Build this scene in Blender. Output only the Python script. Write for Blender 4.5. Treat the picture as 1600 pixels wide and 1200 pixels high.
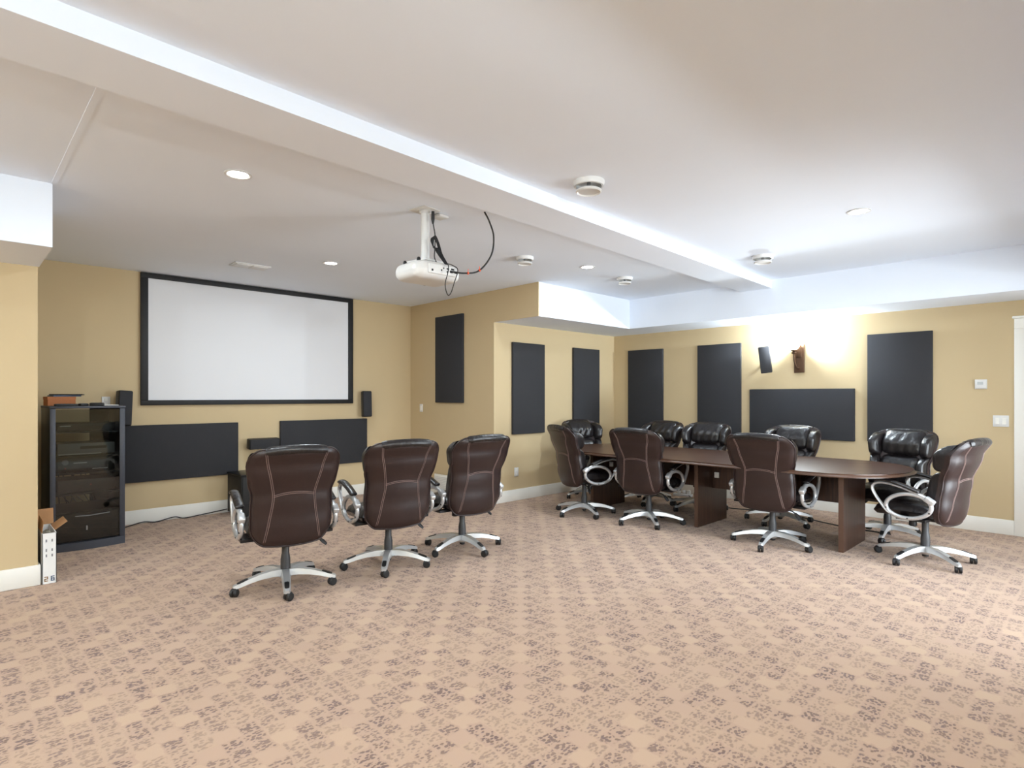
import bpy, bmesh, math, random
from mathutils import Vector, Matrix
R = math.radians
random.seed(7)
S = bpy.context.scene
C = S.collection
for o in list(bpy.data.objects):
    bpy.data.objects.remove(o)

# ---------------------------------------------------------------- camera
cam_d = bpy.data.cameras.new('camera')
cam = bpy.data.objects.new('camera', cam_d)
C.objects.link(cam)
cam.location = (0, 0, 1.39)
cam.rotation_euler = (R(90), 0, R(45.8187 - 90))
cam_d.sensor_width = 36
cam_d.lens = 901.644 / 1600 * 36
cam_d.shift_y = 18.97 / 1600
cam_d.clip_start = 0.02
S.camera = cam

# ---------------------------------------------------------------- view + world
S.view_settings.view_transform = 'Standard'
S.view_settings.look = 'None'
S.view_settings.gamma = 1
S.view_settings.use_curve_mapping = False
S.view_settings.exposure = -0.2
world = bpy.data.worlds.new('world')
S.world = world
world.use_nodes = True
bg = world.node_tree.nodes['Background']
bg.inputs[0].default_value = (0.88, 0.93, 1.0, 1)      # overcast daylight outside the patio window
bg.inputs[1].default_value = 20.0

# room measures (metres)
H = 2.7485       # ceiling
SF = 2.342       # underside of the dropped soffits
YA, XC, YD, XB = 7.352, 5.0, 5.48, 7.6
YS, XS = 4.696, 6.884
XN = 0.457       # left side of the screen niche
YN, XK = -0.73, -3.2   # wall by the camera, wall behind the camera
CANW, SCONW = 26, 140   # lamp powers

def area(name, loc, rot, size, sy, power, col, portal=False, shape='RECTANGLE'):
    l = bpy.data.lights.new(name, 'AREA')
    l.shape = shape; l.size = size
    if shape == 'RECTANGLE': l.size_y = sy
    l.energy = power; l.color = col
    o = bpy.data.objects.new(name, l); C.objects.link(o)
    o.location = loc; o.rotation_euler = rot
    if portal: l.cycles.is_portal = True
    return o
area('window_portal', (5.25, YN - 0.14, 1.1), (R(90), 0, 0), 2.6, 2.0, 1, (1, 1, 1), portal=True)
# ---------------------------------------------------------------- materials
M = {}
def s2l(c):
    return tuple(((v / 255) / 12.92 if v / 255 <= 0.04045 else ((v / 255 + 0.055) / 1.055) ** 2.4) for v in c) + (1,)
class NT:
    def __init__(s, name):
        m = bpy.data.materials.new(name); m.use_nodes = True
        s.m = m; s.t = m.node_tree; s.n = s.t.nodes; s.b = s.n['Principled BSDF']
        M[name] = m
    def node(s, kind, **kw):
        n = s.n.new(kind)
        for k, v in kw.items(): setattr(n, k, v)
        return n
    def put(s, sock, v):
        if isinstance(v, bpy.types.NodeSocket): s.t.links.new(v, sock)
        elif v is not None: sock.default_value = v
    def math(s, op, a, b=None, c=None, clamp=False):
        n = s.node('ShaderNodeMath', operation=op); n.use_clamp = clamp
        s.put(n.inputs[0], a); s.put(n.inputs[1], b)
        if c is not None: s.put(n.inputs[2], c)
        return n.outputs[0]
    def mix(s, f, a, b):
        n = s.node('ShaderNodeMix', data_type='RGBA')
        s.put(n.inputs[0], f); s.put(n.inputs[6], a); s.put(n.inputs[7], b)
        return n.outputs[2]
    def coord(s, scale=(1, 1, 1)):
        t = s.node('ShaderNodeTexCoord'); m = s.node('ShaderNodeMapping')
        m.inputs['Scale'].default_value = scale
        s.t.links.new(t.outputs['Object'], m.inputs[0])
        return m.outputs[0]
    def noise(s, v, scale, detail=2, rough=0.5):
        n = s.node('ShaderNodeTexNoise'); s.put(n.inputs['Vector'], v)
        n.inputs['Scale'].default_value = scale; n.inputs['Detail'].default_value = detail
        n.inputs['Roughness'].default_value = rough
        return n.outputs['Fac']
    def bump(s, h, strength, dist=0.002):
        n = s.node('ShaderNodeBump'); n.inputs['Strength'].default_value = strength
        n.inputs['Distance'].default_value = dist; s.put(n.inputs['Height'], h)
        s.t.links.new(n.outputs[0], s.b.inputs['Normal'])
    def ramp(s, f, a, b):
        n = s.node('ShaderNodeMapRange', interpolation_type='SMOOTHSTEP')
        s.put(n.inputs[0], f); n.inputs[1].default_value = a; n.inputs[2].default_value = b
        return n.outputs[0]

def plain(name, rgb, rough=0.5, metal=0.0, coat=0.0, var=0.06, scale=40, bump=0.0, bdist=0.001):
    t = NT(name); c = s2l(rgb)
    f = t.noise(t.coord(), scale, 3)
    lo = tuple(v * (1 - var) for v in c[:3]) + (1,)
    hi = tuple(min(1, v * (1 + var)) for v in c[:3]) + (1,)
    t.put(t.b.inputs['Base Color'], t.mix(f, lo, hi))
    t.b.inputs['Roughness'].default_value = rough
    t.b.inputs['Metallic'].default_value = metal
    t.b.inputs['Coat Weight'].default_value = coat
    if bump: t.bump(t.noise(t.coord(), scale * 6, 3), bump, bdist)
    return t

plain('wall_paint', (199, 178, 140), 0.75, var=0.02, scale=3, bump=0.12)
plain('ceiling_paint', (235, 241, 250), 0.85, var=0.015, scale=2, bump=0.18, bdist=0.002)
plain('white_trim', (236, 234, 226), 0.4, var=0.015, scale=5)
plain('white_plastic', (218, 217, 214), 0.35, var=0.02)
plain('grey_plastic', (120, 120, 122), 0.5)
plain('display_grey', (186, 190, 188), 0.3)
plain('black_plastic', (22, 22, 24), 0.45)
plain('black_satin', (15, 15, 17), 0.6)
plain('slate_metal', (62, 65, 74), 0.45, metal=0.2)
plain('black_metal', (26, 26, 28), 0.35, metal=0.4)
plain('silver', (198, 199, 200), 0.32, metal=0.55, var=0.03)
plain('steel_grey', (140, 141, 143), 0.35, metal=0.6, var=0.03)
plain('chair_grey', (58, 58, 60), 0.45)
plain('bronze', (86, 62, 44), 0.45, metal=0.5, var=0.25, scale=60)
plain('kraft', (183, 138, 96), 0.8, var=0.06)
plain('orange_card', (176, 108, 62), 0.7, var=0.08)
plain('white_card', (232, 232, 230), 0.7, var=0.02)
plain('ink_grey', (120, 120, 125), 0.7)
plain('ink_brown', (150, 110, 60), 0.7)
plain('ink_blue', (70, 90, 120), 0.7)
plain('orange_tie', (235, 92, 50), 0.5)
plain('red_led', (220, 30, 40), 0.4)
plain('stitch', (134, 112, 106), 0.8, var=0.1)
plain('poly_wrap', (150, 152, 140), 0.25, var=0.15, scale=30, bump=0.5)

# projection screen: matt vinyl
plain('screen_vinyl', (226, 226, 228), 0.9, var=0.008, scale=2)
# acoustic fabric
t = NT('acoustic_fabric')
w = t.noise(t.coord((1, 1, 1)), 420, 2)
t.put(t.b.inputs['Base Color'], t.mix(w, s2l((38, 38, 41)), s2l((56, 56, 59))))
t.b.inputs['Roughness'].default_value = 0.95
t.bump(w, 0.4, 0.001)
# leather
def leather(name, lo, hi, rough, crease):
    t = NT(name)
    n = t.noise(t.coord(), 9, 4)
    t.put(t.b.inputs['Base Color'], t.mix(n, s2l(lo), s2l(hi)))
    v = t.node('ShaderNodeTexVoronoi'); v.inputs['Scale'].default_value = 260
    t.put(v.inputs['Vector'], t.coord())
    g = t.noise(t.coord((14, 14, 3.5)), 1.6, 3)
    t.b.inputs['Roughness'].default_value = rough
    t.b.inputs['Coat Weight'].default_value = 0.15
    t.b.inputs['Coat Roughness'].default_value = 0.25
    h = t.math('ADD', t.math('MULTIPLY', v.outputs['Distance'], 0.06), t.math('MULTIPLY', g, crease))
    t.bump(h, 0.5, 0.012)
leather('leather_front_shaded', (19, 16, 17), (29, 24, 25), 0.33, 1.4)  # same brown leather, shade on the chair fronts put into the colour
leather('leather_back', (30, 16, 16), (41, 24, 23), 0.38, 0.15)
# dark walnut laminate
t = NT('walnut')
v = t.coord((26, 1.3, 26))
g = t.noise(v, 2.2, 6, 0.6)
t.put(t.b.inputs['Base Color'], t.mix(t.ramp(g, 0.3, 0.75), s2l((52, 33, 25)), s2l((92, 62, 46))))
t.b.inputs['Roughness'].default_value = 0.33
t = NT('walnut_upright')
v = t.coord((26, 26, 1.3))
g = t.noise(v, 2.2, 6, 0.6)
t.put(t.b.inputs['Base Color'], t.mix(t.ramp(g, 0.3, 0.75), s2l((50, 32, 25)), s2l((80, 54, 41))))
t.b.inputs['Roughness'].default_value = 0.36
plain('walnut_edge', (82, 58, 45), 0.4, var=0.1)
# clear pane and smoked pane (thin sheets)
def pane(name, tint, refl):
    t = NT(name); t.n.remove(t.b)
    tr = t.node('ShaderNodeBsdfTransparent'); tr.inputs[0].default_value = tint
    gl = t.node('ShaderNodeBsdfGlossy'); gl.inputs['Roughness'].default_value = 0.02
    nz = t.noise(t.coord(), 3, 1)
    gl.inputs['Color'].default_value = (1, 1, 1, 1)
    fr = t.node('ShaderNodeFresnel'); fr.inputs[0].default_value = 1.5
    mx = t.node('ShaderNodeMixShader')
    f = t.math('MULTIPLY', fr.outputs[0], t.math('ADD', refl, t.math('MULTIPLY', nz, 0.1)))
    t.put(mx.inputs[0], f)
    t.t.links.new(tr.outputs[0], mx.inputs[1]); t.t.links.new(gl.outputs[0], mx.inputs[2])
    t.t.links.new(mx.outputs[0], t.n['Material Output'].inputs[0])
pane('window_glass', (0.95, 0.97, 0.97, 1), 1.0)
pane('smoked_glass', (0.68, 0.7, 0.68, 1), 1.0)
def glow(name, col, strength):
    t = NT(name)
    t.b.inputs['Base Color'].default_value = (0.9, 0.9, 0.88, 1)
    n = t.noise(t.coord(), 8, 1)
    t.put(t.b.inputs['Emission Color'], t.mix(n, col, tuple(min(1, c * 1.03) for c in col[:3]) + (1,)))
    t.b.inputs['Emission Strength'].default_value = strength
    t.m.cycles.emission_sampling = 'NONE'      # the lamps themselves carry the light
glow('lamp_lens', (1, 0.98, 0.95, 1), 30)
glow('shade_glass', (1, 0.93, 0.8, 1), 7)

# carpet: staggered plain cream blocks among blocks of little dark dashes
t = NT('carpet')
K = 0.085
pos = t.coord()
sep = t.node('ShaderNodeSeparateXYZ'); t.put(sep.inputs[0], pos)
d1 = t.math('MULTIPLY', t.math('SUBTRACT', t.noise(pos, 22, 2), 0.5), 0.62)
d2 = t.math('MULTIPLY', t.math('SUBTRACT', t.noise(t.coord((1.1, 1.07, 1)), 24, 2), 0.5), 0.62)
px = t.math('ADD', t.math('DIVIDE', sep.outputs[0], K), d1)
py = t.math('ADD', t.math('DIVIDE', sep.outputs[1], K), d2)
cx, cy = t.math('FLOOR', px), t.math('FLOOR', py)
fx, fy = t.math('FRACT', px), t.math('FRACT', py)
m4 = t.math('FLOORED_MODULO', t.math('SUBTRACT', cy, cx), 4.0)
ex = t.math('MINIMUM', fx, t.math('SUBTRACT', 1.0, fx))
ey = t.math('MINIMUM', fy, t.math('SUBTRACT', 1.0, fy))
inside = t.ramp(t.math('MINIMUM', ex, ey), 0.05, 0.15)
cv = t.node('ShaderNodeCombineXYZ'); t.put(cv.inputs[0], cx); t.put(cv.inputs[1], cy)
wn = t.node('ShaderNodeTexWhiteNoise', noise_dimensions='2D'); t.put(wn.inputs['Vector'], cv.outputs[0])
rnd = wn.outputs['Value']
light = t.math('MULTIPLY', t.math('LESS_THAN', m4, 0.5), t.math('GREATER_THAN', rnd, 0.22))
vo = t.node('ShaderNodeTexVoronoi'); vo.inputs['Scale'].default_value = 1.0
t.put(vo.inputs['Vector'], t.coord((56, 86, 1)))
dash = t.math('SUBTRACT', 1.0, t.ramp(vo.outputs['Distance'], 0.42, 0.62))
vs = t.node('ShaderNodeSeparateColor'); t.put(vs.inputs[0], vo.outputs['Color'])
dens = t.math('ADD', 0.4, t.math('MULTIPLY', rnd, 0.6))
few = t.math('GREATER_THAN', t.math('ADD', vs.outputs[0], t.math('MULTIPLY', rnd, 0.25)), 0.1)
amt = t.math('MULTIPLY', t.math('MULTIPLY', dash, dens), t.math('MULTIPLY', few, inside))
amt = t.math('MULTIPLY', amt, t.math('SUBTRACT', 1.0, light))
dark = t.mix(vs.outputs[1], s2l((96, 72, 76)), s2l((112, 86, 70)))
cream = t.mix(rnd, s2l((193, 163, 135)), s2l((183, 152, 129)))
ground = t.mix(t.math('MULTIPLY', t.math('SUBTRACT', 1.0, light), 0.3), cream, s2l((168, 136, 117)))
pile = t.noise(pos, 900, 2)
col = t.mix(amt, ground, dark)
col = t.mix(t.math('MULTIPLY', pile, 0.22), col, s2l((146, 120, 104)))
t.put(t.b.inputs['Base Color'], col)
t.b.inputs['Roughness'].default_value = 0.95
t.b.inputs['Sheen Weight'].default_value = 0.15
t.bump(t.math('ADD', pile, t.math('MULTIPLY', amt, -0.8)), 0.5, 0.003)

# ---------------------------------------------------------------- mesh helpers
class MB:
    def __init__(s): s.v = []; s.f = []
    def add(s, vs, fs):
        k = len(s.v); s.v += [tuple(v) for v in vs]; s.f += [tuple(i + k for i in f) for f in fs]
        return s
    def box(s, a, b):
        x0, y0, z0 = a; x1, y1, z1 = b
        vs = [(x0,y0,z0),(x1,y0,z0),(x1,y1,z0),(x0,y1,z0),(x0,y0,z1),(x1,y0,z1),(x1,y1,z1),(x0,y1,z1)]
        return s.add(vs, [(0,3,2,1),(4,5,6,7),(0,1,5,4),(1,2,6,5),(2,3,7,6),(3,0,4,7)])
    def rbox(s, a, b, r=0.01, seg=3, mat=None):
        bm = bmesh.new(); bmesh.ops.create_cube(bm, size=1)
        c = [(a[i] + b[i]) / 2 for i in range(3)]; d = [b[i] - a[i] for i in range(3)]
        for v in bm.verts: v.co = Vector((v.co[i] * d[i] for i in range(3)))
        bmesh.ops.bevel(bm, geom=bm.edges[:], offset=min(r, min(d) * 0.49), segments=seg, profile=0.5, affect='EDGES')
        for v in bm.verts:
            if mat is not None: v.co = mat @ v.co
            v.co += Vector(c)
        bm.verts.index_update()
        s.add([v.co[:] for v in bm.verts], [[v.index for v in f.verts] for f in bm.faces]); bm.free()
        return s
    def tube(s, path, rx, ry=None, side=None, n=10, closed=False, taper=None):
        P = [Vector(p) for p in path]; ry = rx if ry is None else ry
        N = len(P); rings = []; prev = None
        for i in range(N):
            if closed: tg = P[(i + 1) % N] - P[i - 1]
            else: tg = P[min(i + 1, N - 1)] - P[max(i - 1, 0)]
            tg.normalize()
            if side is not None: a = Vector(side)
            elif prev is None: a = tg.orthogonal()
            else: a = prev
            a = (a - tg * a.dot(tg)).normalized(); prev = a
            b = tg.cross(a); k = taper[i] if taper else 1
            rings.append([P[i] + a * rx * k * math.cos(2 * math.pi * j / n) + b * ry * k * math.sin(2 * math.pi * j / n) for j in range(n)])
        vs = [p for r in rings for p in r]; fs = []
        for i in range(N if closed else N - 1):
            q = (i + 1) % N
            for j in range(n): fs.append((i*n+j, i*n+(j+1)%n, q*n+(j+1)%n, q*n+j))
        if not closed:
            fs.append(tuple(range(n - 1, -1, -1))); fs.append(tuple((N-1)*n + j for j in range(n)))
        return s.add(vs, fs)
    def lathe(s, prof, n=28, mat=None):
        vs = []; fs = []
        for r, z in prof:
            for j in range(n):
                v = Vector((r * math.cos(2*math.pi*j/n), r * math.sin(2*math.pi*j/n), z))
                vs.append(mat @ v if mat is not None else v)
        for i in range(len(prof) - 1):
            for j in range(n): fs.append((i*n+j, i*n+(j+1)%n, (i+1)*n+(j+1)%n, (i+1)*n+j))
        fs.append(tuple(range(n-1,-1,-1))); fs.append(tuple((len(prof)-1)*n + j for j in range(n)))
        return s.add(vs, fs)
    def prism(s, poly, z0, z1):
        n = len(poly)
        vs = [(x, y, z0) for x, y in poly] + [(x, y, z1) for x, y in poly]
        fs = [tuple(range(n-1,-1,-1)), tuple(range(n, 2*n))] + [(i, (i+1)%n, n+(i+1)%n, n+i) for i in range(n)]
        return s.add(vs, fs)
    def sheet(s, fn, nu, nv, back):
        """closed cushion: fn(u,v) front surface, back(u,v) rear surface, u,v in [-1,1]"""
        vs = []; fs = []
        for g in (fn, back):
            for j in range(nv + 1):
                for i in range(nu + 1): vs.append(g(-1 + 2*i/nu, -1 + 2*j/nv))
        A = lambda i, j: j*(nu+1)+i
        off = (nu+1)*(nv+1)
        for j in range(nv):
            for i in range(nu):
                fs.append((A(i,j), A(i+1,j), A(i+1,j+1), A(i,j+1)))
                fs.append((off+A(i,j), off+A(i,j+1), off+A(i+1,j+1), off+A(i+1,j)))
        for i in range(nu):
            fs.append((A(i,0), off+A(i,0), off+A(i+1,0), A(i+1,0)))
            fs.append((A(i,nv), A(i+1,nv), off+A(i+1,nv), off+A(i,nv)))
        for j in range(nv):
            fs.append((A(0,j), A(0,j+1), off+A(0,j+1), off+A(0,j)))
            fs.append((A(nu,j), off+A(nu,j), off+A(nu,j+1), A(nu,j+1)))
        return s.add(vs, fs)
    def mesh(s, name, mat, angle=35):
        me = bpy.data.meshes.new(name); me.from_pydata(s.v, [], s.f)
        bm = bmesh.new(); bm.from_mesh(me); bmesh.ops.recalc_face_normals(bm, faces=bm.faces[:])
        bm.to_mesh(me); bm.free()
        me.materials.append(M[mat])
        me.shade_smooth(); me.set_sharp_from_angle(angle=R(angle))
        return me
    def build(s, name, mat, parent=None, loc=(0,0,0), rot=(0,0,0), angle=35):
        return inst(name, s.mesh(name, mat, angle), parent, loc, rot)
def inst(name, me, parent=None, loc=(0,0,0), rot=(0,0,0)):
    o = bpy.data.objects.new(name, me); C.objects.link(o)
    o.parent = parent; o.location = loc; o.rotation_euler = rot
    return o
def tag(o, label, cat, group=None):
    o['label'] = label; o['category'] = cat
    if group: o['group'] = group
    return o
def thing(name, label, cat, loc=(0,0,0), rz=0, group=None):
    o = bpy.data.objects.new(name, None); C.objects.link(o)
    o.location = loc; o.rotation_euler = (0, 0, rz); o.empty_display_size = 0.1
    return tag(o, label, cat, group)
def copy_tree(o, parent=None):
    c = o.copy(); C.objects.link(c); c.parent = parent
    for ch in list(o.children): copy_tree(ch, c)
    return c
def struct(o, label=None):
    o['kind'] = 'structure'
    if label: o['label'] = label
    return o
def sbox(name, a, b, mat, label=None):
    return struct(MB().box(a, b).build(name, mat), label)

def round_rect(u, v, r):
    """squeeze a square patch so its corners are rounded"""
    au, av = abs(u), abs(v)
    if au > 1 - r and av > 1 - r:
        p, q = (au - (1 - r)) / r, (av - (1 - r)) / r
        l = max(p, q); d = math.hypot(p, q)
        if d > 0: p, q = p / d * l, q / d * l
        return math.copysign(1 - r + p * r, u), math.copysign(1 - r + q * r, v)
    return u, v
# ---------------------------------------------------------------- room shell
T = 0.12
sbox('floor', (XK - T, YN - T, -0.1), (XB + T, YA + T, 0), 'carpet', 'patterned beige and mauve broadloom carpet')
sbox('ceiling', (XK - T, YN - T, H), (XB + T, YA + T, H + 0.1), 'ceiling_paint', 'white textured ceiling')
sbox('wall_screen', (XN - T, YA, 0), (XC + T, YA + T, H), 'wall_paint', 'tan niche wall behind the projection screen')
m = MB().box((XC, YD + 0.0, 0), (XC + T, YA, H))
m.box((XC, YS, SF), (XC + 0.012, YD, H))
struct(m.build('wall_niche_right', 'wall_paint'), 'tan right side wall of the screen niche')
sbox('wall_niche_left', (XN - T, YD + T, 0), (XN, YA, H), 'wall_paint', 'tan left side wall of the screen niche')
sbox('wall_center', (XC + T, YD, 0), (XB + T, YD + T, H), 'wall_paint', 'tan wall with two tall panels beside the niche')
sbox('wall_left', (XK - T, YD, 0), (XN, YD + T, H), 'wall_paint', 'tan wall stub at the left edge')
# right wall with a door opening
DY0, DY1, DH = -0.42, 0.55, 2.06
m = MB().box((XB, DY1, 0), (XB + T, YD, H)); m.box((XB, YN, 0), (XB + T, DY0, H)); m.box((XB, DY0, DH), (XB + T, DY1, H))
struct(m.build('wall_right', 'wall_paint'), 'long tan wall with the wall lamp and panels')
# near wall with the patio window
WX0, WX1, WZ0, WZ1 = 3.95, 6.55, 0.1, 2.1
m = MB().box((XK, YN - T, 0), (WX0, YN, H)); m.box((WX1, YN - T, 0), (XB + T, YN, H))
m.box((WX0, YN - T, WZ1), (WX1, YN, H)); m.box((WX0, YN - T, 0), (WX1, YN, WZ0))
struct(m.build('wall_near', 'wall_paint'), 'tan wall beside the camera')
sbox('wall_back', (XK - T, YN - T, 0), (XK, YD, H), 'wall_paint', 'tan wall behind the camera')
# window
m = MB()
fw = 0.06
for a, b in (((WX0, WZ0), (WX1, WZ0 + fw)), ((WX0, WZ1 - fw), (WX1, WZ1)), ((WX0, WZ0), (WX0 + fw, WZ1)), ((WX1 - fw, WZ0), (WX1, WZ1)), ((5.21, WZ0), (5.29, WZ1))):
    m.box((a[0], YN - 0.1, a[1]), (b[0], YN - 0.03, b[1]))
wd = struct(m.build('window_1', 'white_trim'), 'white framed patio window')
for a, b in ((WX0 + fw, 5.21), (5.29, WX1 - fw)):
    MB().box((a, YN - 0.068, WZ0 + fw), (b, YN - 0.062, WZ1 - fw)).build('pane', 'window_glass', wd)
# door and casing at the right edge
dr = struct(MB().box((XB + 0.03, DY0 + 0.01, 0.01), (XB + 0.07, DY1 - 0.01, DH - 0.01)).build('door_1', 'white_trim'), 'white panelled door at the right edge')
for z0, z1 in ((0.2, 0.95), (1.08, 1.92)):
    for y0, y1 in ((DY0 + 0.13, 0.03), (0.11, DY1 - 0.13)):
        MB().rbox((XB + 0.02, y0, z0), (XB + 0.034, y1, z1), 0.006).build('door_panel', 'white_trim', dr)
MB().lathe([(0.012, 0), (0.012, 0.035), (0.027, 0.045), (0.03, 0.06), (0.02, 0.072)], 20, Matrix.Rotation(R(-90), 4, 'Y')).build('door_knob', 'steel_grey', dr, (XB + 0.03, DY0 + 0.09, 0.98))
m = MB()
m.rbox((XB - 0.02, DY1, 0), (XB + 0.02, DY1 + 0.085, DH + 0.0), 0.005)
m.rbox((XB - 0.02, DY0 - 0.085, 0), (XB + 0.02, DY0, DH), 0.005)
m.rbox((XB - 0.022, DY0 - 0.085, DH), (XB + 0.02, DY1 + 0.085, DH + 0.1), 0.005)
m.rbox((XB - 0.035, DY0 - 0.1, DH + 0.1), (XB + 0.02, DY1 + 0.1, DH + 0.125), 0.008)
struct(m.build('trim_1', 'white_trim'), 'white door casing with a small cornice')

# soffits around the room and the ceiling beam
sbox('ceiling_soffit_center', (XC + 0.012, YS, SF), (XB, YD, H), 'ceiling_paint', 'white dropped soffit over the two tall panels')
sbox('ceiling_soffit_right', (XS, YN, SF), (XB, YS, H), 'ceiling_paint', 'white dropped soffit along the lamp wall')
sbox('ceiling_soffit_left', (XK, YS, SF), (XN + 0.008, YD, H), 'ceiling_paint', 'white dropped soffit at the left edge')
sbox('ceiling_soffit_near', (XK, YN, SF), (XS, 0.05, H), 'ceiling_paint', 'white dropped soffit above the camera')
sbox('ceiling_soffit_back', (XK, 0.05, SF), (XK + 0.75, YS, H), 'ceiling_paint', 'white dropped soffit behind the camera')
bx = XK + 0.75
m = MB().prism([(bx, 2.52 + 0.0333 * (bx - 0.55)), (XS, 2.728), (XS, 3.09), (bx, 2.867 + 0.033 * (bx - 0.13))], 2.654, H)
struct(m.build('ceiling_beam', 'ceiling_paint'), 'shallow white beam crossing the ceiling')
sbox('trim_2', (XN + 0.0, 2.9, H - 0.0025), (XN + 0.03, YS, H), 'ceiling_paint', 'thin ceiling joint strip')
# baseboards
def baseb(name, a, b, label):
    return struct(MB().rbox((*a, 0), (*b, 0.15), 0.006, 2).build(name, 'white_trim'), label)
baseb('baseboard_screen', (XN, YA - 0.016), (XC, YA), 'white baseboard under the screen')
baseb('baseboard_niche', (XC - 0.016, YD - 0.016), (XC, YA - 0.016), 'white baseboard on niche side wall')
baseb('baseboard_center', (XC, YD - 0.016), (XB, YD), 'white baseboard below the two tall panels')
baseb('baseboard_right', (XB - 0.016, DY1 + 0.085), (XB, YD - 0.016), 'white baseboard along lamp wall')
baseb('baseboard_left', (XK, YD - 0.016), (XN + 0.016, YD), 'white baseboard at left edge')
baseb('baseboard_niche_left', (XN, YD), (XN + 0.016, YA - 0.016), 'white baseboard inside the niche')
baseb('baseboard_near', (XK, YN), (WX0, YN + 0.016), 'white baseboard beside the camera')

# ---------------------------------------------------------------- ceiling fittings
def downlight(loc, label, lit_only=False):
    t = thing('recessed_downlight', label, 'ceiling light', (loc[0], loc[1], H), 0, 'recessed downlights')
    MB().lathe([(0.078, -0.001), (0.078, -0.005), (0.066, -0.007), (0.058, -0.003), (0.058, -0.001)], 32).build('trim_ring', 'white_plastic', t)
    MB().lathe([(0.057, -0.001), (0.055, -0.0035), (0.03, -0.0045), (0.001, -0.005)], 28).build('lens', 'lamp_lens', t)
    area('downlight_lamp', (loc[0], loc[1], H - 0.012), (0, 0, 0), 0.11, 0.11, CANW, (0.82, 0.925, 1.0), shape='DISK')
downlight((1.259, 3.700), 'lit downlight nearest the camera on the screen side of the beam')
downlight((2.779, 5.512), 'lit downlight in front of the top right of the screen')
downlight((4.796, 3.796), 'lit downlight between two round vents near the niche corner')
downlight((4.781, 1.264), 'lit downlight alone on the right half of the ceiling')
downlight((1.2, 1.2), 'unseen downlight added above the camera')  # added out of view to brighten the room
downlight((-1.4, 1.2), 'unseen downlight added behind the camera, window side')  # extra unseen lamp, put in for overall brightness
downlight((-1.4, 3.7), 'unseen downlight added behind the camera, beyond the beam')  # another added lamp out of frame, lifts the light level

def vent(loc, r, label):
    t = thing('round_air_vent', label, 'air vent', (loc[0], loc[1], H), 0, 'round ceiling air vents')
    MB().lathe([(r, 0), (r, -0.012), (r * 0.93, -0.03), (r * 0.82, -0.032), (r * 0.82, -0.006), (0.01, -0.006)], 36).build('collar', 'white_plastic', t)
    MB().lathe([(r * 0.3, -0.05), (r * 0.72, -0.05), (r * 0.8, -0.056), (r * 0.82, -0.064), (r * 0.74, -0.07), (r * 0.68, -0.062), (0.005, -0.058)], 36).build('diffuser_disc', 'white_plastic', t)
    MB().lathe([(0.012, -0.006), (0.012, -0.05)], 12).build('stem', 'grey_plastic', t)
vent((2.897, 2.283), 0.1, 'largest round white air vent, nearest the camera')
vent((4.024, 3.961), 0.088, 'round white air vent just right of the projector')
vent((5.542, 3.848), 0.092, 'round white air vent between beam and niche corner')
vent((5.643, 2.317), 0.1, 'round white air vent next to the right end of the beam')

t = thing('ceiling_register', 'white rectangular ceiling air register above the screen', 'air vent', (2.232, 6.205, H))
MB().rbox((-0.18, -0.1, -0.012), (0.18, 0.1, 0), 0.006).build('frame', 'white_plastic', t)
for i in range(2):
    MB().rbox((-0.155 + i * 0.16, -0.078, -0.018), (-0.005 + i * 0.16, 0.078, -0.011), 0.003).build('louvre', 'white_plastic', t)

# projector mount, projector, cords
px_, py_ = 2.485, 3.468
t = thing('projector_mount', 'white ceiling mount with square plate and drop pole', 'mount', (px_, py_, H), R(8))
MB().rbox((-0.085, -0.085, -0.006), (0.085, 0.085, 0), 0.003).build('ceiling_plate', 'white_plastic', t)
MB().rbox((0.1, -0.05, -0.022), (0.2, 0.05, 0), 0.012).build('junction_box', 'white_plastic', t)
MB().lathe([(0.045, -0.006), (0.045, -0.02), (0.03, -0.028), (0.03, -0.36), (0.04, -0.365), (0.04, -0.375)], 24).build('pole', 'white_plastic', t)
MB().rbox((-0.09, -0.1, -0.39), (0.09, 0.1, -0.375), 0.004).build('bracket', 'white_plastic', t)
t = thing('projector', 'white projector hanging from the ceiling mount', 'projector', (2.475, 3.425, 2.2), R(0))
def pbody(u, v, top):
    u2, v2 = (0.5 * (3 * q - q ** 3) for q in (u, v))      # crowd the grid to the rim
    uu, vv = round_rect(u2, v2, 0.45)
    e = max(0, 1 - max(abs(u2), abs(v2)) ** 6) ** 0.4
    y = vv * 0.162 - 0.02 * (1 - uu * uu)
    return (uu * 0.2, y, (0.07 + 0.07 * e) if top else (0.07 - 0.062 * e))
MB().sheet(lambda u, v: pbody(u, v, True), 24, 20, lambda u, v: pbody(u, v, False)).build('body', 'white_plastic', t, angle=60)
MB().rbox((-0.12, -0.186, 0.04), (0.12, -0.165, 0.112), 0.01).build('rear_panel', 'white_plastic', t)
for i, (x, z, w_, h_) in enumerate([(-0.1, 0.075, 0.014, 0.014), (0.03, 0.1, 0.022, 0.01), (0.07, 0.102, 0.026, 0.012), (0.03, 0.078, 0.012, 0.01), (0.06, 0.08, 0.022, 0.01), (0.1, 0.082, 0.024, 0.011), (-0.02, 0.084, 0.01, 0.01), (0.0, 0.1, 0.009, 0.009)]):
    MB().rbox((x, -0.189, z - 0.012 - h_ / 2), (x + w_, -0.184, z - 0.012 + h_ / 2), 0.001, 1).build('port', 'black_plastic', t)
MB().lathe([(0.05, 0), (0.05, 0.03), (0.04, 0.035), (0.036, 0.02), (0.002, 0.016)], 24, Matrix.Rotation(R(-90), 4, 'X')).build('lens', 'black_plastic', t, (0.09, 0.135, 0.075))
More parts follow.
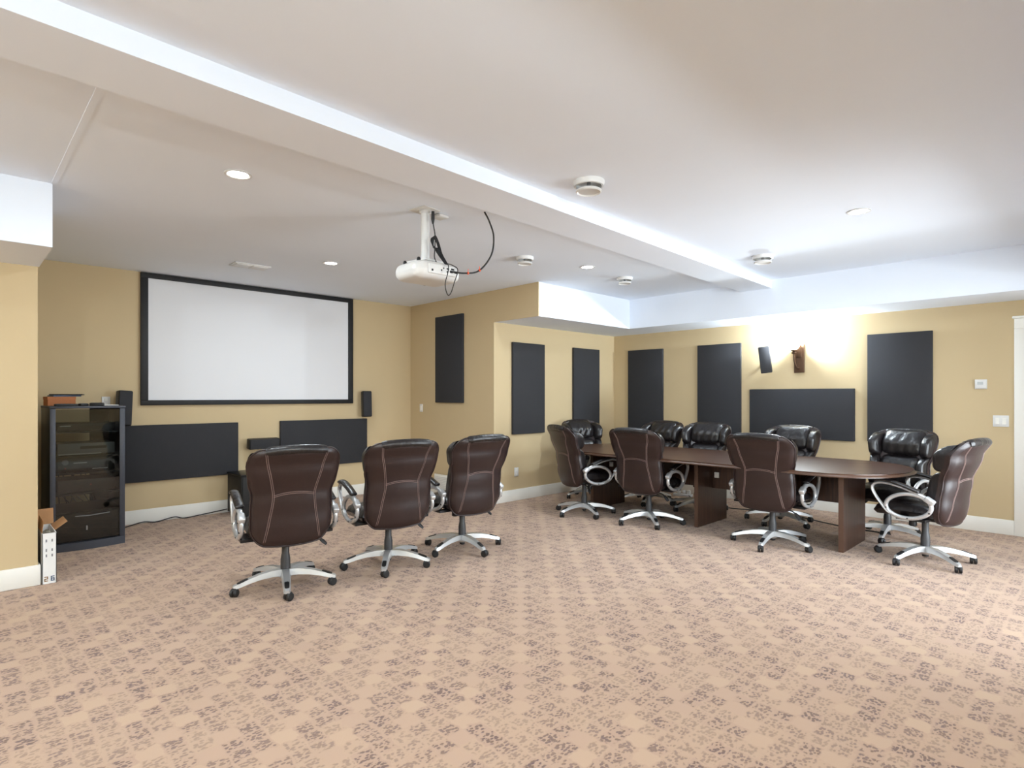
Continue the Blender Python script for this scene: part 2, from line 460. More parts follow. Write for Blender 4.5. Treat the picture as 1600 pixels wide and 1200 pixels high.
for x, y in ((-0.14, 0.08), (0.14, 0.08), (-0.14, -0.09), (0.0, -0.05)):
    MB().lathe([(0.014, 0.0), (0.014, 0.02), (0.008, 0.03)], 12).build('foot', 'black_plastic', t, (x, y, 0.13))

def cat(ps, n=8):
    P = [Vector(p) for p in ps]; out = []
    P = [P[0] * 2 - P[1]] + P + [P[-1] * 2 - P[-2]]
    for i in range(1, len(P) - 2):
        a, b, c, d = P[i - 1:i + 3]
        for k in range(n):
            u = k / n
            out.append(0.5 * ((2 * b) + (c - a) * u + (2 * a - 5 * b + 4 * c - d) * u * u + (3 * b - a - 3 * c + d) * u ** 3))
    out.append(P[-2]); return out
t = thing('projector_lead', 'black power cord bundled against the projector pole', 'cord', (2.505, 3.40, H))
MB().lathe([(0.011, -0.02), (0.013, -0.075), (0.006, -0.11)], 12).build('plug', 'black_plastic', t)
m = MB()
m.tube(cat([(0, 0, -0.1), (0.012, -0.01, -0.2), (0.008, -0.01, -0.3), (0.0, -0.02, -0.36), (0.01, -0.05, -0.42)]), 0.0042, n=8)
for k in range(4):
    dx = k * 0.006
    m.tube(cat([(0.01 + dx, -0.13, -0.42), (-0.03 + dx, -0.09, -0.34 + k * .008), (-0.06 + dx, -0.06, -0.26 - k * .012), (-0.045 + dx, -0.06, -0.23 + k * .006), (-0.015 + dx, -0.065, -0.26), (-0.005 + dx, -0.09, -0.34), (0.015 + dx, -0.13, -0.42)]), 0.0042, n=8)
m.tube(cat([(0.01, -0.13, -0.42), (0.0, -0.18, -0.44), (-0.02, -0.2, -0.5), (-0.045, -0.205, -0.57), (-0.045, -0.21, -0.62), (-0.02, -0.205, -0.655), (0.01, -0.2, -0.63), (0.04, -0.195, -0.56), (0.085, -0.18, -0.46), (0.06, -0.15, -0.425), (0.02, -0.135, -0.415)]), 0.0036, n=8)
m.build('cable', 'black_plastic', t)
t = thing('video_cable', 'black video cable arching from ceiling to projector with orange ties', 'cable', (2.819, 3.192, H))
pth = cat([(0, 0, 0.0), (0.03, -0.02, -0.07), (0.055, -0.04, -0.18), (0.035, -0.035, -0.32), (-0.05, 0.0, -0.44), (-0.17, 0.02, -0.475), (-0.285, 0.045, -0.475)], 10)
MB().tube(pth, 0.0062, n=10).build('cable', 'black_plastic', t)
for k in (40, 48):
    c = pth[k]
    tie = MB().tube([c - (pth[k + 1] - c) * 0.4, c + (pth[k + 1] - c) * 0.4], 0.0095, n=12)
    tie.tube([c, c + Vector((0.004, 0, 0.03))], 0.0025, n=6)
    tie.build('cable_tie', 'orange_tie', t)

# ---------------------------------------------------------------- screen and acoustic panels
SX0, SX1, SZ0, SZ1 = 1.474 + 0.006, 4.021 + 0.0, 1.29, 2.742
t = thing('projection_screen', 'large white projection screen in a black velvet frame', 'screen', ((SX0 + SX1) / 2, YA, SZ0))
hw, hh, b = (SX1 - SX0) / 2, SZ1 - SZ0, 0.07
MB().box((-hw + b * .9, -0.022, b * .9 * .8), (hw - b * .9, -0.012, hh - b * .9 * .8)).build('screen_sheet', 'screen_vinyl', t)
bz = 0.055
for a, c in (((-hw, 0), (hw, bz)), ((-hw, hh - bz), (hw, hh)), ((-hw, bz), (-hw + b, hh - bz)), ((hw - b, bz), (hw, hh - bz))):
    MB().rbox((a[0], -0.04, a[1]), (c[0], 0, c[1]), 0.004, 2).build('frame_bar', 'black_satin', t)

TH = 0.038
def shrink(p, k):     # the measured outlines are of the front faces
    return p * k
def panel_y(x0, x1, z0, z1, y, label):
    k = (y - TH) / y
    o = MB().rbox((x0 * k, y - TH, 1.39 + (z0 - 1.39) * k), (x1 * k, y - 0.002, 1.39 + (z1 - 1.39) * k), 0.004, 2).build('acoustic_panel', 'acoustic_fabric')
    tag(o, label, 'acoustic panel', 'acoustic wall panels')
def panel_x(y0, y1, z0, z1, x, label):
    k = (x - TH) / x
    o = MB().rbox((x - TH, y0 * k, 1.39 + (z0 - 1.39) * k), (x - 0.002, y1 * k, 1.39 + (z1 - 1.39) * k), 0.004, 2).build('acoustic_panel', 'acoustic_fabric')
    tag(o, label, 'acoustic panel', 'acoustic wall panels')
panel_y(1.28, 2.505, 0.448, 1.07, YA, 'charcoal horizontal panel below the screen, beside the equipment rack')
panel_y(3.02, 4.262, 0.455, 1.072, YA, 'charcoal horizontal panel below the right half of the screen')
panel_x(6.123, 6.735, 1.298, 2.522, XC, 'black tall panel on the niche side wall, highest of all panels')
panel_y(5.35, 5.97, 0.88, 2.11, YD, 'charcoal tall panel left of the two on the wall beside the niche')
panel_y(6.606, 7.225, 0.88, 2.108, YD, 'charcoal tall panel next to the inside corner of the table area')
panel_x(4.605, 5.217, 0.86, 2.1, XB, 'charcoal tall panel on the lamp wall, next to the inside corner')
panel_x(3.419, 4.044, 0.86, 2.107, XB, 'charcoal tall panel on the lamp wall just left of the small speaker')
panel_x(2.056, 3.297, 0.858, 1.48, XB, 'wide horizontal charcoal panel below the wall lamp')
panel_x(1.305, 1.924, 0.868, 2.1, XB, 'charcoal tall panel on the lamp wall, rightmost of all panels')

# ---------------------------------------------------------------- speakers
def speaker(w_, h_, d_, label, loc, rot, bracket_to, horizontal=False):
    t = thing('wall_speaker', label, 'speaker', loc, 0)
    mt = Matrix.Rotation(rot[2], 4, 'Z') @ Matrix.Rotation(rot[0], 4, 'X') @ Matrix.Rotation(rot[1], 4, 'Y')
    MB().rbox((-w_/2, -d_/2, -h_/2), (w_/2, d_/2, h_/2), 0.012, 3, mt).build('cabinet', 'black_plastic', t)
    g = MB()
    off = mt @ Vector((0, -d_/2 - 0.004, 0))
    g.rbox((off.x - w_*.47, off.y - 0.008, off.z - h_*.48), (off.x + w_*.47, off.y + 0.008, off.z + h_*.48), 0.006, 2, mt)
    g.build('grille', 'acoustic_fabric', t)
    bk = MB().tube([mt @ Vector((0, d_/2 - 0.01, -h_*.1)), Vector(bracket_to)], 0.012, n=10)
    bk.build('bracket', 'black_metal', t)
speaker(0.13, 0.37, 0.1, 'tall black speaker leaning above the equipment rack left of the screen', (1.305, 7.22, 1.262), (R(-5), R(4), R(8)), (0.0, 0.13, -0.03))
speaker(0.125, 0.36, 0.1, 'slim black speaker on the wall below the right corner of the screen', (4.19, 7.25, 1.28), (R(-3), 0, R(-12)), (0, 0.1, -0.03))
speaker(0.37, 0.125, 0.1, 'horizontal black centre speaker between the two low panels', (2.765, 7.25, 0.807), (R(6), 0, 0), (0, 0.1, -0.03))
speaker(0.135, 0.34, 0.1, 'small black speaker tilted on the wall left of the wall lamp', (7.49, 3.045, 1.858), (R(8), R(-6), R(-70)), (0.11, 0.0, 0.02))

# ---------------------------------------------------------------- wall lamps
def sconce(loc, rz, label):
    """local -Y points into the room, wall at y = 0"""
    t = thing('wall_sconce', label, 'wall lamp', loc, rz, 'wall lamps')
    m = MB().rbox((-0.06, -0.025, -0.19), (0.06, 0, 0.17), 0.006)
    m.rbox((-0.03, -0.032, 0.0), (0.03, -0.02, 0.13), 0.005)
    m.build('backplate', 'bronze', t)
    MB().tube(cat([(0.0, -0.03, -0.14), (-0.01, -0.075, -0.12), (-0.025, -0.105, -0.04), (-0.03, -0.11, 0.05)]), 0.011, n=10).build('arm', 'bronze', t)
    MB().lathe([(0.012, 0.04), (0.028, 0.05), (0.03, 0.06), (0.014, 0.066), (0.02, 0.075), (0.034, 0.085), (0.034, 0.09), (0.01, 0.092)], 20).build('cup', 'bronze', t, (-0.03, -0.11, 0))
    MB().lathe([(0.02, 0.09), (0.04, 0.1), (0.062, 0.13), (0.078, 0.18), (0.074, 0.18), (0.058, 0.133), (0.036, 0.106), (0.01, 0.096)], 28).build('glass_shade', 'shade_glass', t, (-0.03, -0.11, 0))
    l = bpy.data.lights.new('sconce_bulb', 'POINT'); l.energy = SCONW; l.color = (0.80, 0.918, 1.0); l.shadow_soft_size = 0.035
    o = bpy.data.objects.new('sconce_bulb', l); C.objects.link(o); o.parent = t; o.location = (-0.03, -0.11, 0.26)
sconce((XB, 2.665, 1.872), R(-90), 'bronze wall lamp with glowing shade above the wide horizontal panel')
sconce((1.6, YN, 1.872), R(180), 'bronze wall lamp on the wall beside the camera')
sconce((-1.3, YN, 1.872), R(180), 'unseen bronze wall lamp added on the wall beside the camera')  # added out of view to throw more light on the ceiling
sconce((XK, 0.9, 1.872), R(90), 'bronze wall lamp on the wall behind the camera')
sconce((XK, 3.6, 1.872), R(90), 'unseen bronze wall lamp added on the wall behind the camera')  # extra unseen lamp, added to brighten the ceiling and room

# ---------------------------------------------------------------- plates, switches, registers
def plate_x(y, z, w_, h_, x, label, name, cat_, kind):
    t = thing(name, label, cat_, (x, y, z))
    MB().rbox((-0.008, -w_/2, -h_/2), (0, w_/2, h_/2), 0.003, 2).build('plate', 'white_plastic', t)
    if kind == 'switch':
        for s in (-1, 1): MB().rbox((-0.013, s * w_ * .21 - 0.016, -0.032), (-0.006, s * w_ * .21 + 0.016, 0.032), 0.002, 1).build('rocker', 'white_trim', t)
    elif kind == 'thermostat':
        MB().rbox((-0.024, -w_ * .45, -h_ * .42), (-0.006, w_ * .45, h_ * .42), 0.005, 2).build('housing', 'white_plastic', t)
        MB().rbox((-0.0255, -w_ * .2, -0.005), (-0.023, w_ * .28, h_ * .25), 0.001, 1).build('display', 'display_grey', t)
    else:
        MB().rbox((-0.011, -0.017, -0.034), (-0.006, 0.017, 0.034), 0.002, 1).build('insert', 'white_trim', t)
plate_x(0.895, 1.512, 0.1, 0.1, XB, 'small square white thermostat on the wall near the door', 'thermostat', 'thermostat', 'thermostat')
plate_x(0.738, 1.138, 0.125, 0.115, XB, 'white double light switch beside the door casing', 'light_switch', 'switch', 'switch')
plate_x(7.07, 1.215, 0.075, 0.115, XC, 'white switch plate on the niche side wall', 'wall_plate', 'switch', 'outlet')
def plate_y(x, z, y, label, w_=0.075, h_=0.118):
    t = thing('wall_outlet', label, 'outlet', (x, y, z))
    MB().rbox((-w_/2, -0.008, -h_/2), (w_/2, 0, h_/2), 0.003, 2).build('plate', 'white_plastic', t)
    for s in (-1, 1): MB().rbox((-0.016, -0.011, s * 0.028 - 0.017), (0.016, -0.006, s * 0.028 + 0.017), 0.002, 1).build('socket', 'white_trim', t)
plate_y(5.403, 0.38, YD, 'white outlet low on the wall right of the third chair')
plate_y(1.17, 1.325, YA, 'white outlet on the wall behind the leaning speaker')
t = thing('return_air_grille', 'white return air grille low on the niche side wall', 'air vent', (XC - 0.016, 6.52, 0.02))
MB().rbox((-0.012, -0.2, 0), (0, 0.2, 0.26), 0.004, 2).build('frame', 'white_trim', t)
for i in range(9):
    MB().box((-0.019, -0.175, 0.03 + i * 0.0235), (-0.01, 0.175, 0.042 + i * 0.0235)).build('slat', 'white_plastic', t)

# ---------------------------------------------------------------- conference table
TX, TY, TL, TW, TE = 5.935, 3.03, 1.87, 0.665, 0.57
t = thing('conference_table', 'long dark walnut conference table with rounded ends', 'table', (TX, TY, 0))
poly = []
n = 22
for i in range(n + 1):
    a = math.pi * i / n
    poly.append((TW * math.cos(a), TL - TE + TE * math.sin(a)))
for i in range(n + 1):
    a = math.pi + math.pi * i / n
    poly.append((TW * math.cos(a), -TL + TE + TE * math.sin(a)))
top = MB().prism(poly, 0.709, 0.743).build('tabletop', 'walnut', t, angle=40)
k = 1.003
MB().tube([(x * k, y * k, 0.726) for x, y in poly], 0.005, 0.0155, side=(0, 0, 1) if False else None, n=8, closed=True).build('edge_band', 'walnut_edge', top)
for y in (-1.39, 0.0, 1.39):
    lg = MB().box((-0.265, y - 0.02, 0), (0.4, y + 0.02, 0.709)).build('leg', 'walnut_upright', t)
    MB().box((-0.267, y - 0.0205, 0.0), (-0.262, y + 0.0205, 0.709)).build('edge_strip', 'walnut_edge', lg)
for y0, y1 in ((-1.37, -0.02), (0.02, 1.37)):
    MB().box((0.055, y0, 0.385), (0.075, y1, 0.709)).build('modesty_panel', 'walnut_upright', t)
for y in (-0.1, 1.3):
    MB().rbox((0.04, y, 0.5), (0.056, y + 0.05, 0.56), 0.003, 2).build('power_socket', 'white_plastic', t)

# ---------------------------------------------------------------- office chair
Z0, Z1 = 0.365, 1.035
def lerp_tab(tab, x):
    for (a, b), (c, d) in zip(tab, tab[1:]):
        if x <= c:
            u = max(0, (x - a) / (c - a)); u = u * u * (3 - 2 * u)
            return b + (d - b) * u
    return tab[-1][1]
WT = [(0.0, 0.252), (0.2, 0.272), (0.40, 0.272), (0.52, 0.268), (0.66, 0.292), (0.84, 0.306), (1.0, 0.298)]
YT = [(0.0, -0.245), (0.25, -0.268), (0.5, -0.292), (0.8, -0.352), (1.0, -0.415)]
def yr(z):
    return lerp_tab(YT, (z - Z0) / (Z1 - Z0))
def wid(z):
    return lerp_tab(WT, (z - Z0) / (Z1 - Z0))
def rear_pt(u, v, off=0.0, r=0.3):
    uu, vv = round_rect(u, v, r)
    z = Z0 + (Z1 - Z0) * (vv + 1) / 2
    sag = -0.02 * (1 - uu * uu) * max(0, -vv) ** 2
    return (uu * wid(z), yr(z) + 0.045 * uu * uu + off, z + sag)
def edge_soft(u, v):
    e = max(abs(u), abs(v)); return 0 if e < 0.86 else ((e - 0.86) / 0.14) ** 2
chair_mesh = {}
m = MB().sheet(lambda u, v: rear_pt(u, v, 0.022 * edge_soft(u, v)), 22, 28, lambda u, v: rear_pt(u * 0.985, v * 0.985, 0.06))
chair_mesh['back_shell'] = m.mesh('back_shell', 'leather_back', 50)
# welt around the shell
ring = []
for k in range(96):
    s_ = k / 96 * 8
    if s_ < 2: u, v = -1 + s_, -1
    elif s_ < 4: u, v = 1, -1 + (s_ - 2)
    elif s_ < 6: u, v = 1 - (s_ - 4), 1
    else: u, v = -1, 1 - (s_ - 6)
    ring.append(rear_pt(u, v, 0.024))
chair_mesh['welt'] = MB().tube(ring, 0.0065, n=8, closed=True).mesh('welt', 'leather_back', 60)
# double stitched seams on the rear
m = MB()
def seam(pts):
    out = []
    for p in cat([Vector((x, 0, z)) for x, z in pts], 10):
        x, z = p.x, p.z
        v = (z - Z0) / (Z1 - Z0) * 2 - 1
        u = x / wid(z)
        out.append(Vector((x, yr(z) + 0.045 * u * u + 0.022 * edge_soft(u, v) - 0.0016, z)))
    return out
zw = 0.715
for s in (-1, 1):
    for d in (-0.0055, 0.0055):
        m.tube(seam([(s * .198 + d, 1.0), (s * .176 + d, .9), (s * .148 + d, .78), (s * .137 + d, zw), (s * .142 + d, .64), (s * .165 + d, .5), (s * .185 + d, .385)]), 0.0019, n=5)
for d in (-0.0055, 0.0055):
    m.tube(seam([(-.135, zw - .008 + d), (-.07, zw + .006 + d), (0, zw + .011 + d), (.07, zw + .006 + d), (.135, zw - .008 + d)]), 0.0019, n=5)
chair_mesh['stitching'] = m.mesh('stitching', 'stitch', 80)
def pillow(x0, x1, z0, z1, depth, rear_=0.055, nu=14, nv=14, lean=0.0, pu=3.0, pv=3.0, r=0.35, wing=0.0, crease=0.0):
    cx_, cz_, hx, hz = (x0 + x1) / 2, (z0 + z1) / 2, (x1 - x0) / 2, (z1 - z0) / 2
    def P(u, v, front):
        uu, vv = round_rect(u, v, r)
        z = cz_ + vv * hz
        k = wid(min(max(z, Z0), Z1)) / 0.3
        x = (cx_ + uu * hx) * k
        base = yr(min(z, Z1)) + 0.045 * (x / 0.3) ** 2 + 0.05
        h = (depth + rear_ - 0.05) * max(0, 1 - abs(u) ** pu) ** 0.5 * max(0, 1 - abs(v) ** pv) ** 0.5
        if crease: h *= 1 - crease * (0.5 + 0.5 * math.sin(u * 13 + 2 * math.sin(v * 2)))* (1 - v) * .5
        return (x, base + (h + wing * uu * depth if front else 0.0), z)
    return MB().sheet(lambda u, v: P(u, v, True), nu, nv, lambda u, v: P(u, v, False))
chair_mesh['headrest'] = pillow(-0.192, 0.192, 0.795, 1.052, 0.115, 0.03, 40, 16, crease=0.2).mesh('headrest', 'leather_front_shaded', 70)
chair_mesh['headrest_bolster_r'] = pillow(0.186, 0.295, 0.785, 1.015, 0.15, 0.02, 12, 16).mesh('headrest_bolster', 'leather_front_shaded', 70)
chair_mesh['headrest_bolster_l'] = pillow(-0.295, -0.186, 0.785, 1.015, 0.15, 0.02, 12, 16).mesh('headrest_bolster', 'leather_front_shaded', 70)
chair_mesh['lumbar'] = pillow(-0.2, 0.2, 0.47, 0.80, 0.1, 0.035, 36, 16, crease=0.3).mesh('lumbar_cushion', 'leather_front_shaded', 70)
chair_mesh['side_bolster_r'] = pillow(0.192, 0.292, 0.47, 0.80, 0.135, 0.02, 10, 16).mesh('side_bolster', 'leather_front_shaded', 70)
chair_mesh['side_bolster_l'] = pillow(-0.292, -0.192, 0.47, 0.80, 0.135, 0.02, 10, 16).mesh('side_bolster', 'leather_front_shaded', 70)
# headrest roll over the top edge, seen from behind as a glossy bar
m = MB().tube([(x, yr(1.035) + 0.045 * (x / .3) ** 2 + 0.032, 1.03 - 0.012 * (x / .2) ** 2) for x in [-.198 + .396 * i / 16 for i in range(17)]], 0.034, 0.031, n=14, taper=[.8] + [1] * 15 + [.8])
chair_mesh['top_roll'] = m.mesh('top_roll', 'leather_front_shaded', 60)
# seat
def seatp(u, v, top):
    uu, vv = round_rect(u, v, 0.3)
    x = uu * 0.275; y = 0.06 + vv * 0.25
    e = max(0, 1 - abs(u) ** 4) ** 0.5 * max(0, 1 - abs(v) ** 4) ** 0.5
    side_ = 0.02 * max(0, abs(uu) - 0.62) / 0.38 - 0.016 * math.exp(-((abs(uu) - 0.64) / 0.06) ** 2)
    drop = -0.035 * max(0, vv) ** 3
    return (x, y, 0.445 + (0.075 * e + side_ * e if top else -0.06 * e ** .7) + drop)
chair_mesh['seat'] = MB().sheet(lambda u, v: seatp(u, v, True), 24, 22, lambda u, v: seatp(u, v, False)).mesh('seat', 'leather_front_shaded', 60)
# under-seat mechanism
m = MB().rbox((-0.1, -0.13, 0.355), (0.1, 0.13, 0.39), 0.008, 2)
m.rbox((-0.05, -0.2, 0.37), (0.05, -0.1, 0.385), 0.006, 2)
chair_mesh['mechanism'] = m.mesh('tilt_mechanism', 'black_metal')
chair_mesh['knob'] = MB().lathe([(0.018, 0.36), (0.018, 0.335), (0.028, 0.33), (0.03, 0.29), (0.024, 0.284)], 20).mesh('tension_knob', 'black_plastic')
m = MB().tube([(0.09, -0.05, 0.365), (0.2, -0.06, 0.345), (0.235, -0.07, 0.325)], 0.006, n=8)
m.tube([(0.225, -0.067, 0.332), (0.25, -0.073, 0.31), (0.275, -0.08, 0.285)], 0.017, 0.008, n=10, taper=[.6, 1, .7])
chair_mesh['lever'] = m.mesh('lever', 'black_plastic')
chair_mesh['column'] = MB().lathe([(0.034, 0.105), (0.034, 0.2), (0.028, 0.235), (0.026, 0.24), (0.026, 0.355)], 24).mesh('gas_lift', 'chair_grey')
chair_mesh['hub'] = MB().lathe([(0.03, 0.06), (0.048, 0.075), (0.05, 0.115), (0.04, 0.128), (0.036, 0.13)], 24).mesh('hub', 'silver')
chair_mesh['hub_cap'] = MB().lathe([(0.012, 0.035), (0.024, 0.042), (0.024, 0.065)], 16).mesh('hub_cap', 'black_plastic')
# one spoke along +X
prof = [(0.03, .108, .036, .022), (0.10, .112, .033, .021), (0.18, .106, .03, .018), (0.26, .09, .027, .015), (0.315, .074, .025, .013), (0.348, .066, .022, .012), (0.36, .063, .014, .009)]
vs = []; fs = []
for r_, z_, w_, th_ in prof:
    vs += [(r_, -w_, z_ - th_), (r_, -w_ * .72, z_ + th_), (r_, w_ * .72, z_ + th_), (r_, w_, z_ - th_)]
for i in range(len(prof) - 1):
    for j in range(4): fs.append((i*4+j, i*4+(j+1)%4, i*4+4+(j+1)%4, i*4+4+j))
fs += [(3, 2, 1, 0), tuple(len(prof)*4 - 4 + j for j in range(4))]
chair_mesh['spoke'] = MB().add(vs, fs).mesh('spoke', 'silver', 40)
m = MB()
vs = []; fs = []
for r_, z_, w_ in [(0.262, .1055, .008), (0.27, .1045, .0145), (0.3, .0945, .0155), (0.325, .0868, .0145), (0.333, .084, .008)]:
    vs += [(r_, -w_, z_ - .004), (r_, -w_, z_ + .0035), (r_, w_, z_ + .0035), (r_, w_, z_ - .004)]
for i in range(4):
    for j in range(4): fs.append((i*4+j, i*4+(j+1)%4, i*4+4+(j+1)%4, i*4+4+j))
fs += [(3, 2, 1, 0), (16, 17, 18, 19)]
chair_mesh['foot_pad'] = m.add(vs, fs).mesh('foot_pad', 'black_plastic')
# castor: origin on the floor under its stem
m = MB()
rotx = Matrix.Rotation(R(90), 4, 'X')
for s in (-1, 1):
    mt = Matrix.Translation((0.012, s * 0.0135, 0.0285)) @ rotx
    m.lathe([(0.008, -0.0115), (0.022, -0.0115), (0.0285, -0.006), (0.0285, 0.006), (0.022, 0.0115), (0.008, 0.0115)], 20, mt)
m.rbox((-0.014, -0.021, 0.03), (0.034, 0.021, 0.0605), 0.013, 3)
m.lathe([(0.009, 0.05), (0.009, 0.068)], 10)
chair_mesh['castor'] = m.mesh('castor', 'black_plastic')
# loop armrest in the YZ plane (built for the right-hand side, mirrored by symmetry of section)
m = MB()
a_, b_ = 0.165, 0.098
pts = [(0, 0.0 + a_ * math.cos(q) * math.cos(R(-6)) - b_ * math.sin(q) * math.sin(R(-6)), 0.545 + a_ * math.cos(q) * math.sin(R(-6)) + b_ * math.sin(q) * math.cos(R(-6))) for q in [2 * math.pi * i / 48 for i in range(48)]]
m.tube(pts, 0.017, 0.0165, side=(1, 0, 0), n=10, closed=True)
arm = cat([(0, -0.165, 0.592), (0, -0.13, 0.628), (0, -0.05, 0.662), (0, 0.06, 0.697), (0, 0.17, 0.716), (0, 0.245, 0.706), (0, 0.272, 0.668), (0, 0.252, 0.612), (0, 0.205, 0.545), (0, 0.158, 0.487), (0, 0.128, 0.468)], 7)
m.tube(arm, 0.018, 0.0115, side=(1, 0, 0), n=10)
m.rbox((-0.024, -0.19, 0.585), (0.024, -0.115, 0.632), 0.012, 3, Matrix.Rotation(R(32), 4, 'X'))
chair_mesh['arm_frame'] = m.mesh('arm_frame', 'silver', 50)
pp = cat([(0, -0.085, 0.668), (0, -0.06, 0.677), (0, 0.04, 0.711), (0, 0.15, 0.737), (0, 0.22, 0.737), (0, 0.252, 0.722)], 6)
chair_mesh['arm_pad'] = MB().tube(pp, 0.031, 0.016, side=(1, 0, 0), n=12, taper=[.55, .75, .88, .95] + [1] * (len(pp) - 8) + [.95, .88, .75, .5]).mesh('arm_pad', 'leather_front_shaded', 60)
m = MB()
for q in (R(200), R(270), R(-18)):
    y_, z_ = a_ * math.cos(q), 0.545 + b_ * math.sin(q)
    m.lathe([(0.006, -0.0185), (0.006, 0.0185)], 10, Matrix.Translation((0, y_, z_ + 0.0)) @ Matrix.Rotation(R(90), 4, 'Y'))
chair_mesh['screws'] = m.mesh('screw_cap', 'black_plastic')
m = MB()
m = MB().prism([(-.12, -.09), (0, -.09), (0, .12), (-.12, .12), (-.12, .06), (-.05, .06), (-.05, -.03), (-.12, -.03)], 0.43, 0.45)
chair_mesh['arm_mount'] = m.mesh('arm_mount', 'black_metal')

def chair(loc, face, base, label):
    t = thing('office_chair', label, 'chair', (loc[0], loc[1], 0), R(face - 90), 'leather office chairs')
    cm = chair_mesh
    sh = inst('back_shell', cm['back_shell'], t)
    inst('stitching', cm['stitching'], sh); inst('welt', cm['welt'], sh)
    hd = inst('headrest', cm['headrest'], t); inst('top_roll', cm['top_roll'], hd)
    for s in 'lr':
        inst('headrest_bolster', cm['headrest_bolster_' + s], t)
        inst('side_bolster', cm['side_bolster_' + s], t)
    inst('lumbar_cushion', cm['lumbar'], t)
    inst('seat', cm['seat'], t)
    inst('tilt_mechanism', cm['mechanism'], t)
    inst('tension_knob', cm['knob'], t, (-0.02, 0.085, 0))
    inst('lever', cm['lever'], t)
    inst('gas_lift', cm['column'], t)
    hb = inst('hub', cm['hub'], t); inst('hub_cap', cm['hub_cap'], hb)
    for k in range(5):
        a = R(base - (face - 90) + 72 * k)
        sp = inst('spoke', cm['spoke'], t, (0, 0, 0), (0, 0, a))
        inst('foot_pad', cm['foot_pad'], sp)
        inst('castor', cm['castor'], t, (0.345 * math.cos(a), 0.345 * math.sin(a), 0), (0, 0, random.uniform(0, 6.28)))
    for s in (-1, 1):
        ar = inst('armrest', cm['arm_frame'], t, (s * 0.318, 0, -0.05))
        inst('arm_pad', cm['arm_pad'], ar); inst('screw_cap', cm['screws'], ar)
        inst('arm_mount', cm['arm_mount'], ar, (0, 0, 0), (0, 0, 0 if s > 0 else math.pi))
    return t
chair((1.757, 4.19), 79, 33, 'brown leather office chair facing the screen, leftmost and nearest of its row')
chair((2.583, 4.12), 80, 16, 'brown leather office chair in the middle of the row facing the screen')
chair((3.349, 4.10), 86, 47, 'brown leather office chair facing the screen, rightmost of its row of three')
chair((5.37, 4.30), -22, 27, 'brown leather office chair seen side-on at the left end of the table')
chair((5.486, 3.49), 2, 10, 'brown leather office chair at the near table edge, its back left of the middle leg')
chair((5.53, 2.18), 0, 41, 'brown leather office chair from behind, hiding the table edge between two slab legs')
chair((5.89, 1.06), 79, 12, 'leather office chair at the right end of the table, lit bluish from the window')
chair((6.62, 1.50), 165, 40, 'dark brown leather office chair across the table, in front of the rightmost tall panel')
chair((6.55, 2.50), 176, 30, 'dark brown leather office chair across the table, in front of the wide horizontal panel')
chair((6.57, 3.50), 184, 20, 'dark brown leather office chair across the table, third from its right end')
chair((6.57, 4.17), 176, 55, 'dark brown leather office chair across the table, in front of the corner panel')
chair((6.29, 4.89), 252, 5, 'dark brown leather office chair at the far left end, in front of the wall corner')

# ---------------------------------------------------------------- equipment rack and what it holds
RX0, RX1, RY0, RY1, RZ = 0.622, 1.182, 6.48, 7.16, 1.3
t = thing('equipment_rack', 'tall black equipment rack with a smoked glass door', 'rack', ((RX0 + RX1) / 2, (RY0 + RY1) / 2, 0))
W2, D2 = (RX1 - RX0) / 2, (RY1 - RY0) / 2
MB().rbox((-W2, -D2 + 0.03, 0.02), (-W2 + 0.02, D2, RZ - 0.02), 0.003, 2).build('side_panel', 'black_metal', t)
MB().rbox((W2 - 0.02, -D2 + 0.03, 0.02), (W2, D2, RZ - 0.02), 0.003, 2).build('side_panel', 'black_metal', t)
MB().rbox((-W2 - 0.004, -D2 - 0.01, RZ - 0.022), (W2 + 0.004, D2, RZ), 0.006, 2).build('top_panel', 'slate_metal', t)
poly = [(-W2, D2), (W2, D2), (W2, -D2)] + [(W2 - 2 * W2 * i / 10, -D2 - 0.035 * math.sin(math.pi * i / 10)) for i in range(1, 10)] + [(-W2, -D2)]
MB().prism([(x, y) for x, y in poly][::-1], 0.0, 0.07).build('plinth', 'slate_metal', t)
for x0, x1 in ((-W2, -W2 + 0.042), (W2 - 0.042, W2)):
    MB().rbox((x0, -D2, 0.07), (x1, -D2 + 0.03, RZ - 0.022), 0.004, 2).build('front_post', 'slate_metal', t)
dr = MB().box((-W2 + 0.044, -D2 + 0.004, 0.08), (W2 - 0.044, -D2 + 0.009, RZ - 0.03)).build('glass_door', 'smoked_glass', t)
MB().rbox((-0.02, -D2 - 0.004, 0.17), (-0.008, -D2 + 0.004, 0.21), 0.002, 1).build('emblem', 'steel_grey', dr)
m = MB().tube([(0.16, -D2 - 0.002, 0.31), (0.0, -D2 - 0.006, 0.3), (-0.1, -D2 - 0.002, 0.305)], 0.004, n=6).build('pull', 'steel_grey', dr)
for z in (1.065, 0.845, 0.69, 0.5, 0.335):
    MB().box((-W2 + 0.02, -D2 + 0.05, z - 0.012), (W2 - 0.02, D2 - 0.01, z)).build('shelf', 'black_metal', t)
MB().rbox((-W2 + 0.045, -D2 + 0.03, 0.08), (W2 - 0.045, -D2 + 0.05, 0.322), 0.003, 2).build('lower_panel', 'black_satin', t)
MB().box((-W2 + 0.02, D2 - 0.012, 0.07), (W2 - 0.02, D2, 0.335)).build('rear_panel', 'black_metal', t)
MB().box((W2 - 0.18, D2 - 0.012, 0.335), (W2 - 0.02, D2, RZ - 0.02)).build('rear_panel', 'black_metal', t)
RCX, RCY = (RX0 + RX1) / 2, (RY0 + RY1) / 2
